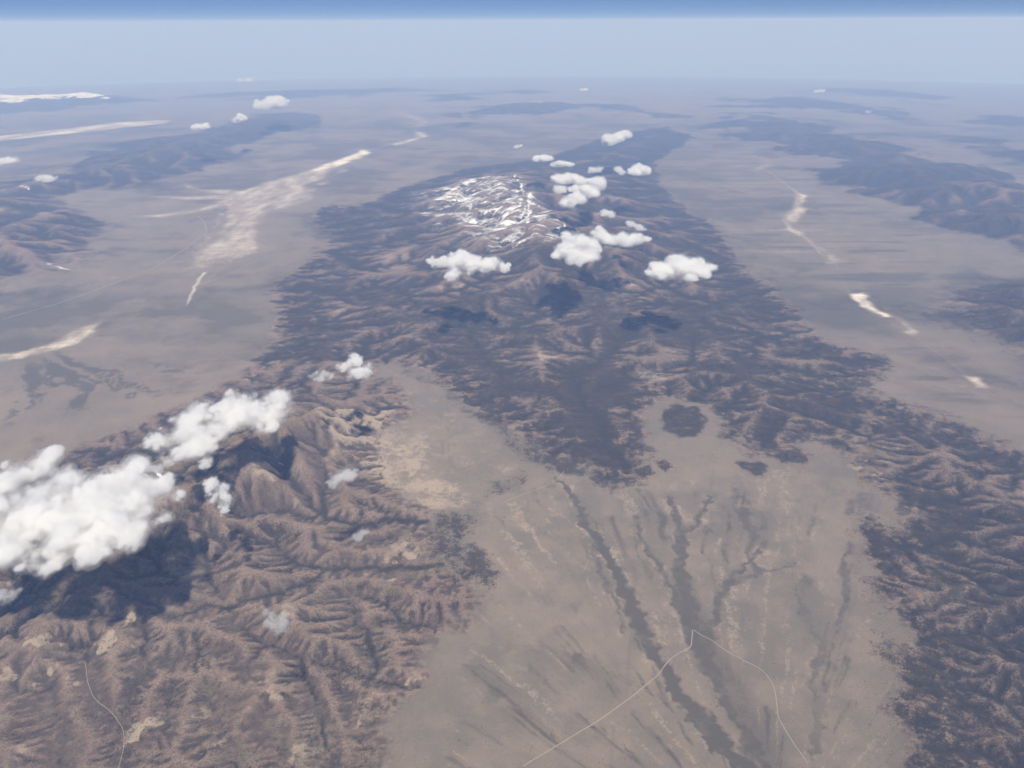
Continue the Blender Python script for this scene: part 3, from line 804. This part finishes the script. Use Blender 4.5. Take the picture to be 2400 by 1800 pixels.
# ----------------------------------------------------------------------------
# dirt roads, draped over the land
# ----------------------------------------------------------------------------
def height_at(x, y):
    r = np.hypot(x, y); t = np.arctan2(x, y)
    i = np.clip(np.interp(r, RR, np.arange(NR)), 0, NR - 1.001); j = np.clip((t - TH[0]) / DTH, 0, NT - 1.001)
    i0 = i.astype(int); j0 = j.astype(int); u = i - i0; v = j - j0
    return Z[i0, j0] * (1 - u) * (1 - v) + Z[i0 + 1, j0] * u * (1 - v) + Z[i0, j0 + 1] * (1 - u) * v + Z[i0 + 1, j0 + 1] * u * v

road_m, _, _ = new_mat("road_dirt")
b = NB_(road_m)
geo = b.n.new("ShaderNodeNewGeometry")
sc_ = b.n.new("ShaderNodeVectorMath"); sc_.operation = 'MULTIPLY'; sc_.inputs[1].default_value = (0.001, 0.001, 0.001)
b.l.new(geo.outputs['Position'], sc_.inputs[0])
c = b.mix(b.noise(sc_.outputs[0], 5.0, 4), (0.19, 0.16, 0.122), (0.33, 0.28, 0.21))
bs = b.n.new("ShaderNodeBsdfDiffuse"); b.l.new(c, bs.inputs['Color'])
om = b.n.new("ShaderNodeOutputMaterial"); b.l.new(bs.outputs[0], om.inputs['Surface'])

def road(label, pts, width, z=0.03):
    P = GP(pts, z)
    d = np.concatenate([[0], np.cumsum(np.linalg.norm(np.diff(P, axis=0), axis=1))])
    n = max(8, int(d[-1] / 0.03))
    s = np.linspace(0, d[-1], n)
    x = np.interp(s, d, P[:, 0]); y = np.interp(s, d, P[:, 1])
    k = np.ones(9) / 9
    xs = np.convolve(np.pad(x, 4, mode='edge'), k, 'valid'); ys = np.convolve(np.pad(y, 4, mode='edge'), k, 'valid')
    xs = xs + 0.004 * fbm(xs, ys, 4, 2, 9); ys = ys + 0.004 * fbm(xs, ys, 4, 2, 8)
    tx = np.gradient(xs); ty = np.gradient(ys); L = np.hypot(tx, ty) + 1e-9
    w = width / KM / 2
    rows = []
    for o_ in (-1, 0, 1):
        ax = xs - o_ * w * ty / L; ay = ys + o_ * w * tx / L
        rows.append(np.stack([ax, ay, height_at(ax, ay) + 0.003 - drop(ax, ay)], -1))
    v = np.stack(rows, 1).reshape(-1, 3) * KM
    i = np.arange(n - 1)[:, None] * 3
    q = np.vstack([np.hstack([i, i + 3, i + 4, i + 1]), np.hstack([i + 1, i + 4, i + 5, i + 2])])
    o = mesh_obj("dirt_road", v, q[:, ::-1], road_m)
    o["kind"] = "structure"; o["label"] = label

road("straight pale dirt road crossing the near valley to the wash junction", [(1120, 1665), (1210, 1609), (1290, 1560), (1360, 1510), (1418, 1462), (1432, 1438), (1462, 1415), (1488, 1405), (1491, 1362)], 18)
road("winding pale dirt road running down the valley right of the junction", [(1491, 1362), (1500, 1372), (1538, 1390), (1546, 1400), (1600, 1434), (1638, 1453), (1662, 1482), (1668, 1500), (1674, 1560), (1700, 1605), (1740, 1665)], 15)
road("faint track across the upper near valley", [(1216, 1026), (1205, 1040), (1180, 1056), (1130, 1072), (1080, 1092)], 12)
road("straight road across the left valley toward the salt flat", [(0, 690), (110, 660), (200, 628), (330, 578), (400, 535), (445, 500), (440, 480), (425, 465)], 36)
road("pale track in the canyon of the near left hills", [(178, 1425), (183, 1470), (196, 1505), (240, 1540), (262, 1575), (262, 1610), (248, 1665)], 8, 0.25)

# ----------------------------------------------------------------------------
# clouds
# ----------------------------------------------------------------------------
GR3 = np.random.RandomState(5).normal(size=(32768, 3)); GR3 /= np.linalg.norm(GR3, axis=1, keepdims=True)
GR3 = [np.ascontiguousarray(GR3[:, k], f32) for k in range(3)]
def noise3(x, y, z, seed=0):
    x = np.asarray(x, f32) + f32(seed * 3.71 % 29.3); y = np.asarray(y, f32) + f32(seed * 7.13 % 31.1); z = np.asarray(z, f32)
    xf = np.floor(x); yf = np.floor(y); zf = np.floor(z)
    fx = x - xf; fy = y - yf; fz = z - zf
    xi = xf.astype(np.int32); yi = yf.astype(np.int32); zi = zf.astype(np.int32)
    u = fx * fx * (3 - 2 * fx); v = fy * fy * (3 - 2 * fy); w = fz * fz * (3 - 2 * fz)
    out = 0
    for a in (0, 1):
        for b_ in (0, 1):
            for c_ in (0, 1):
                i = (((xi + a) & 31) << 10) | (((yi + b_) & 31) << 5) | ((zi + c_) & 31)
                g = GR3[0][i] * (fx - a) + GR3[1][i] * (fy - b_) + GR3[2][i] * (fz - c_)
                out = out + g * (u if a else 1 - u) * (v if b_ else 1 - v) * (w if c_ else 1 - w)
    return out

def surface_nets(F_, org, vox):
    """closed quads around F_ > 0"""
    s = F_ > 0
    nx, ny, nz = F_.shape
    any_ = s[:-1, :-1, :-1].copy(); all_ = any_.copy()
    for a in (0, 1):
        for b_ in (0, 1):
            for c_ in (0, 1):
                t = s[a:nx - 1 + a, b_:ny - 1 + b_, c_:nz - 1 + c_]
                any_ |= t; all_ &= t
    act = any_ & ~all_
    ijk = np.argwhere(act)
    ci, cj, ck = ijk.T
    val = {(a, b_, c_): F_[ci + a, cj + b_, ck + c_] for a in (0, 1) for b_ in (0, 1) for c_ in (0, 1)}
    acc = np.zeros((len(ijk), 3)); cnt = np.zeros(len(ijk))
    for k in val:
        for ax in range(3):
            if k[ax] == 0:
                k2 = list(k); k2[ax] = 1
                f0 = val[k]; f1 = val[tuple(k2)]
                m = (f0 > 0) != (f1 > 0)
                t = np.where(m, f0 / np.where(m, f0 - f1, 1), 0)
                for q in range(3):
                    acc[:, q] += m * (k[q] + (t if q == ax else 0))
                cnt += m
    vid = np.full(act.shape, -1, np.int32); vid[act] = np.arange(len(ijk))
    pos = (ijk + acc / cnt[:, None]) * vox + org
    quads_ = []
    for ax in range(3):
        lo = [slice(1, nx - 1), slice(1, ny - 1), slice(1, nz - 1)]; hi = list(lo)
        lo[ax] = slice(0, F_.shape[ax] - 1); hi[ax] = slice(1, F_.shape[ax])
        f0 = s[tuple(lo)]; f1 = s[tuple(hi)]
        o1, o2 = [d for d in range(3) if d != ax]
        w = np.argwhere(f0 != f1)
        up_ = f0[tuple(w.T)]
        def cell(d1, d2):
            g = w.copy(); g[:, o1] += d1; g[:, o2] += d2
            return vid[tuple(g.T)]
        q = np.stack([cell(0, 0), cell(1, 0), cell(1, 1), cell(0, 1)], -1)
        if ax == 1:
            up_ = ~up_
        q[~up_] = q[~up_][:, ::-1]
        quads_.append(q)
    return pos, np.vstack(quads_)

def cloud_material(name, alpha, dens, scale):
    m, _, _ = new_mat(name)
    b = NB_(m)
    geo = b.n.new("ShaderNodeNewGeometry")
    sc_ = b.n.new("ShaderNodeVectorMath"); sc_.operation = 'MULTIPLY'; sc_.inputs[1].default_value = (0.001, 0.001, 0.001)
    b.l.new(geo.outputs['Position'], sc_.inputs[0])
    n = b.noise(sc_.outputs[0], scale, 5, 0.6)
    df = b.n.new("ShaderNodeBsdfDiffuse"); df.inputs['Color'].default_value = (0.85, 0.85, 0.85, 1)
    tl = b.n.new("ShaderNodeBsdfTranslucent"); tl.inputs['Color'].default_value = (0.85, 0.85, 0.85, 1)
    m1 = b.n.new("ShaderNodeMixShader"); m1.inputs[0].default_value = 0.35
    b.l.new(df.outputs[0], m1.inputs[1]); b.l.new(tl.outputs[0], m1.inputs[2])
    tr = b.n.new("ShaderNodeBsdfTransparent")
    m2 = b.n.new("ShaderNodeMixShader")
    f = b.math('MULTIPLY', b.step(n, 0.32, 0.62), alpha)
    b.l.new(f, m2.inputs[0]); b.l.new(tr.outputs[0], m2.inputs[1]); b.l.new(m1.outputs[0], m2.inputs[2])
    vs = b.n.new("ShaderNodeVolumeScatter"); vs.inputs['Color'].default_value = (0.996, 0.996, 0.997, 1); vs.inputs['Density'].default_value = dens
    vs.inputs['Anisotropy'].default_value = 0.2
    om = b.n.new("ShaderNodeOutputMaterial")
    b.l.new(m2.outputs[0], om.inputs['Surface']); b.l.new(vs.outputs[0], om.inputs['Volume'])
    m.cycles.homogeneous_volume = True
    return m

CM = {}
for nm_, k_ in (('thick', 1.0), ('thin', 0.40), ('wisp', 0.42)):
    CM[nm_ + '_veil'] = cloud_material("cloud_veil_" + nm_, 0.012 * k_, k_ / 800.0, 5.0)
    CM[nm_ + '_body'] = cloud_material("cloud_body_" + nm_, 0.02 * k_, k_ / 220.0, 5.0)
    CM[nm_ + '_core'] = cloud_material("cloud_core_" + nm_, 0.03 * k_, k_ / 65.0, 4.0)

def cloud(label, blobs, z, kind='thick', res=46, group=None, seed=0, amp=1.22, flat=0.8):
    """blobs: (x, y, r) in picture units, set at height z (km)"""
    B = []
    small = np.mean([q[2] for q in blobs]) < 17
    if small:
        amp *= 0.62
        blobs = [(x, y, 1.25 * r) for (x, y, r) in blobs]
    for (x, y, r) in blobs:
        p = G(x, y, z)
        B.append((*p, 0.92 * r * np.linalg.norm(p - [0, 0, CAM_H]) / FOCAL))
    rnd = np.random.RandomState(seed + 100)
    for (x, y, zz, r) in list(B):
        for _ in range(7):
            t = rnd.uniform(0, 2 * math.pi); e = rnd.uniform(0.5, 1.15) * r
            B.append((x + e * math.cos(t), y + 1.5 * e * math.sin(t), zz + rnd.uniform(-0.15, 0.55) * r, r * rnd.uniform(0.22, 0.5)))
    B = np.array(B)
    dep = math.asin(min(0.9, (CAM_H - z) / np.linalg.norm(B[0, :3] - [0, 0, CAM_H])))
    sy = min(2.0, 0.9 + 0.3 / math.sin(dep))
    rmean = np.mean([q[3] for q in B[:len(blobs)]])
    ex = B[:, 3:4] * [1.7, 1.7 * sy, 1.3]
    lo = (B[:, :3] - ex).min(0); hi = (B[:, :3] + ex).max(0)
    vox = max((hi - lo).max() / (res * 4.6), rmean / 19, 1.5 * np.linalg.norm(B[0, :3] - [0, 0, CAM_H]) / FOCAL)
    n = np.ceil((hi - lo) / vox).astype(int) + 3
    org = lo - vox
    den = np.zeros(tuple(n), f32)
    for (x, y, zz, r) in B:
        w3 = np.array([2.1 * r, 2.1 * r * sy, 2.1 * r])
        i0 = np.maximum(((np.array([x, y, zz]) - w3 - org) / vox).astype(int), 0)
        i1 = np.minimum(((np.array([x, y, zz]) + w3 - org) / vox).astype(int) + 1, n)
        ax_ = [org[k] + vox * np.arange(i0[k], i1[k]) - (x, y, zz)[k] for k in range(3)]
        dz = np.where(ax_[2] < 0, ax_[2] * 2.2, ax_[2] / flat)
        ee = [np.exp(-2.6 * (ax_[0] / r) ** 2), np.exp(-2.6 * (ax_[1] / (r * sy)) ** 2), np.exp(-2.6 * (dz / r) ** 2)]
        den[i0[0]:i1[0], i0[1]:i1[1], i0[2]:i1[2]] += ee[0][:, None, None] * ee[1][None, :, None] * ee[2][None, None, :]
    F_ = (np.log(den + 1e-9) / 2.6 + 0.74).astype(f32)
    near = (F_ > -1.5) & (F_ < 1.9)
    s_ = 1.0 / (rmean * 1.0)
    gi = np.argwhere(near)
    X_, Y_, Z_ = (org + vox * gi).T
    nz_ = 0; a = 1.15; fr = 0.75 * s_
    for o in range(5):
        q = noise3(X_ * fr, Y_ * fr, Z_ * fr, seed * 13 + o)
        nz_ = nz_ + a * (q if o == 0 else (1.5 * np.abs(q) - 0.34))
        a *= 0.56; fr *= 2.15
    F_[near] += 1.25 * amp * nz_
    F_[F_ <= -1.5] = -3
    F_[0] = F_[-1] = -1; F_[:, 0] = F_[:, -1] = -1; F_[:, :, 0] = F_[:, :, -1] = -1
    # keep what hangs together with the heart of the cloud
    ok = (F_ > -0.44)
    cs = [slice(None, None, 2)] * 3
    co = np.zeros(tuple((k + 1) // 2 for k in ok.shape), bool)
    for a_ in (0, 1):
        for b_ in (0, 1):
            for c_ in (0, 1):
                t = ok[a_::2, b_::2, c_::2]
                co[:t.shape[0], :t.shape[1], :t.shape[2]] |= t
    grow = np.zeros_like(co)
    grow[tuple(k // 2 for k in np.unravel_index(np.argmax(np.where(near, den, 0)), F_.shape))] = True
    while True:
        g2 = grow.copy()
        g2[1:] |= grow[:-1]; g2[:-1] |= grow[1:]; g2[:, 1:] |= grow[:, :-1]; g2[:, :-1] |= grow[:, 1:]; g2[:, :, 1:] |= grow[:, :, :-1]; g2[:, :, :-1] |= grow[:, :, 1:]
        g2 &= co
        if (g2 == grow).all():
            break
        grow = g2
    main = grow.repeat(2, 0).repeat(2, 1).repeat(2, 2)[:F_.shape[0], :F_.shape[1], :F_.shape[2]]
    F_[~main] = np.minimum(F_[~main], -0.6)
    root = None
    for lev, part, mat in ((-0.44, "cloud", kind + "_veil"), (0.0, "cloud_body", kind + "_body"), (0.28, "cloud_core", kind + "_core")):
        if (F_ > lev).sum() < 40:
            continue
        v, q = surface_nets(F_ - lev, org, vox)
        if root is None:
            c0 = v.mean(0)
        o = mesh_obj(part, (v - c0) * KM, q, CM[mat])
        if root is None:
            root = o
            o.location = c0 * KM
        else:
            o.parent = root
    root["label"] = label; root["category"] = "cloud"
    root["group"] = group or "fair weather clouds over the ranges"
    return root

cloud("largest thick white cloud at the left edge over the near hills", [(70, 1010, 34), (20, 1030, 34), (110, 1050, 40), (170, 1085, 62), (250, 1075, 66), (320, 1085, 46), (345, 1050, 22), (60, 1140, 62), (140, 1150, 60),
       (10, 1180, 50), (70, 1200, 28), (210, 1185, 38), (290, 1150, 36), (250, 1130, 50), (-60, 1120, 70), (-120, 1170, 60)], 2.8, seed=1, res=60)
cloud("broad two lobed white cloud above the largest cloud", [(595, 882, 40), (560, 900, 42), (515, 885, 40), (480, 905, 36), (420, 900, 34), (385, 935, 40), (335, 950, 24), (415, 970, 36), (455, 945, 30), (440, 1000, 18), (500, 850, 20)], 2.35, seed=2, res=56)
cloud("small ragged cloud between the two big left clouds", [(455, 1045, 18), (470, 1062, 24), (485, 1085, 18), (480, 1105, 10)], 2.4, seed=3)
cloud("small patch of cloud beside the largest cloud", [(345, 1008, 20), (360, 1000, 14)], 2.5, 'thin', seed=33)
cloud("small double puff above the broad left cloud", [(740, 792, 16), (765, 778, 20), (785, 805, 22), (760, 806, 18)], 2.45, seed=4)
cloud("thin low scrap left of the small double puff", [(690, 815, 13), (675, 812, 9), (712, 812, 8)], 2.45, 'thin', seed=34)
cloud("white cloud with a right hand tail, leftmost of three before the snowy summit", [(985, 568, 30), (1015, 572, 28), (950, 572, 18), (930, 562, 12), (975, 595, 18), (1045, 575, 20), (1070, 570, 20), (1085, 582, 14)], 2.5, seed=5)
cloud("plump white cloud just below the snowy summit", [(1245, 535, 36), (1215, 545, 24), (1275, 548, 26), (1240, 560, 24), (1200, 565, 10)], 2.5, seed=6)
cloud("long thin cloud touching the plump one at its upper right", [(1295, 512, 18), (1320, 520, 15), (1348, 522, 18), (1375, 520, 14), (1395, 518, 8)], 2.4, seed=7)
cloud("flat bottomed white cloud, rightmost of three before the snowy summit", [(1465, 580, 34), (1425, 588, 26), (1505, 585, 28), (1400, 592, 12), (1535, 566, 12), (1550, 560, 8), (1490, 600, 16)], 2.5, seed=8)
cloud("ragged cloud bank right of the snowy summit", [(1205, 390, 14), (1225, 388, 14), (1250, 392, 14), (1290, 400, 18), (1275, 415, 18), (1250, 430, 16), (1225, 438, 16), (1245, 412, 12)], 2.6, seed=9)
cloud("small puff left of the ragged bank", [(1205, 412, 12), (1215, 410, 9)], 2.6, 'thin', seed=10)
cloud("right hand puff of the pair above the ragged bank", [(1380, 370, 15), (1365, 374, 10), (1395, 372, 10)], 2.6, seed=11)
cloud("tiny puff just left of the right hand pair", [(1334, 367, 9), (1340, 375, 8)], 2.6, 'thin', seed=12)
cloud("small flat cloud above the ragged bank", [(1278, 370, 9), (1292, 368, 9)], 2.6, 'thin', seed=13)
cloud("long bright cloud slanting upward beyond the summit", [(1255, 320, 11), (1275, 320, 13), (1295, 315, 13), (1315, 306, 15), (1335, 300, 13), (1350, 294, 12)], 2.6, seed=14)
cloud("small flat cloud left below the slanting cloud", [(1158, 345, 8), (1175, 344, 10), (1188, 344, 7)], 2.6, seed=15)
cloud("low flat cloud just above the summit ridge", [(1200, 357, 9), (1215, 356, 9), (1230, 357, 7)], 2.6, seed=16)
cloud("tiny far speck of cloud left of the slanting cloud", [(1115, 318, 6), (1122, 316, 5)], 2.6, 'thin', seed=17)
cloud("faint scrap of cloud over the slope right of the summit", [(1305, 462, 10), (1320, 466, 9)], 2.4, 'thin', seed=18)
cloud("faint scrap of cloud above the long thin cloud", [(1362, 486, 10), (1380, 494, 10)], 2.4, 'thin', seed=19)
cloud("largest of the far clouds over the left range", [(570, 228, 13), (585, 222, 15), (605, 222, 14), (625, 228, 8), (590, 234, 12)], 2.8, seed=20, group="far clouds over the left range")
cloud("middle puff of the far clouds over the left range", [(510, 258, 9), (522, 254, 9)], 2.8, seed=21, group="far clouds over the left range")
cloud("lowest flat puff of the far clouds over the left range", [(425, 275, 9), (442, 273, 9)], 2.8, seed=22, group="far clouds over the left range")
cloud("small white puff at the left edge beyond the left range", [(10, 346, 9), (24, 345, 9)], 2.6, seed=23, group="far clouds over the left range")
cloud("thin pale puff over the left edge range", [(85, 382, 8), (105, 384, 9)], 2.4, 'thin', seed=24, group="far clouds over the left range")
cloud("thin wisp over the pale bare upland", [(725, 1034, 18), (750, 1026, 16), (715, 1045, 10)], 2.4, 'wisp', seed=25, group="thin wisps over the near hills")
cloud("round faint wisp low over the brown hills", [(580, 1332, 14), (600, 1348, 18), (575, 1345, 10)], 2.9, 'wisp', seed=26, group="thin wisps over the near hills")
cloud("tiny wisp beside its own shadow in the hills", [(772, 1158, 12), (785, 1148, 9)], 2.4, 'wisp', seed=27, group="thin wisps over the near hills")
cloud("thin wisp at the left edge below the largest cloud", [(0, 1288, 22), (25, 1283, 12)], 2.7, 'thin', seed=28, group="thin wisps over the near hills")
cloud("tiny far cloud streak above the left range", [(520, 172, 6), (538, 171, 7), (556, 172, 6)], 3.0, 'thin', seed=29, group="far specks of cloud near the horizon")
cloud("tiny far cloud speck above the slanting cloud", [(1255, 195, 4), (1264, 195, 5)], 3.0, 'thin', seed=30, group="far specks of cloud near the horizon")
cloud("tiny far cloud speck left of the far right range", [(1763, 201, 5), (1774, 200, 5)], 3.0, 'thin', seed=31, group="far specks of cloud near the horizon")
cloud("small far white puff over the right range", [(1874, 246, 5), (1884, 244, 6)], 3.0, 'thin', seed=32, group="far specks of cloud near the horizon")

# ----------------------------------------------------------------------------
# the air
# ----------------------------------------------------------------------------
hz, _, _ = new_mat("haze")
b = NB_(hz)
pv = b.n.new("ShaderNodeVolumePrincipled")
pv.inputs['Color'].default_value = (*HAZE_COLOR, 1)
pv.inputs['Density'].default_value = HAZE_DENSITY
pv.inputs['Anisotropy'].default_value = 0.0
pv.inputs['Absorption Color'].default_value = (0.55, 0.55, 0.55, 1)
om = b.n.new("ShaderNodeOutputMaterial"); b.l.new(pv.outputs[0], om.inputs['Volume'])
hz.cycles.homogeneous_volume = True
zlo = float(verts[:, 2].min()) - 1.0
zhi = CAM_H * KM + 450.0
S_ = 900.0 * KM
hv = np.array([(x, y, z) for z in (zlo, zhi) for (x, y) in ((-S_, -S_), (S_, -S_), (S_, S_), (-S_, S_))])
hq = np.array([(3, 2, 1, 0), (4, 5, 6, 7), (0, 1, 5, 4), (1, 2, 6, 5), (2, 3, 7, 6), (3, 0, 4, 7)])
ho = mesh_obj("haze", hv, hq, hz, smooth=False)
ho["kind"] = "stuff"
ho["label"] = "pale blue haze filling the air to the horizon"
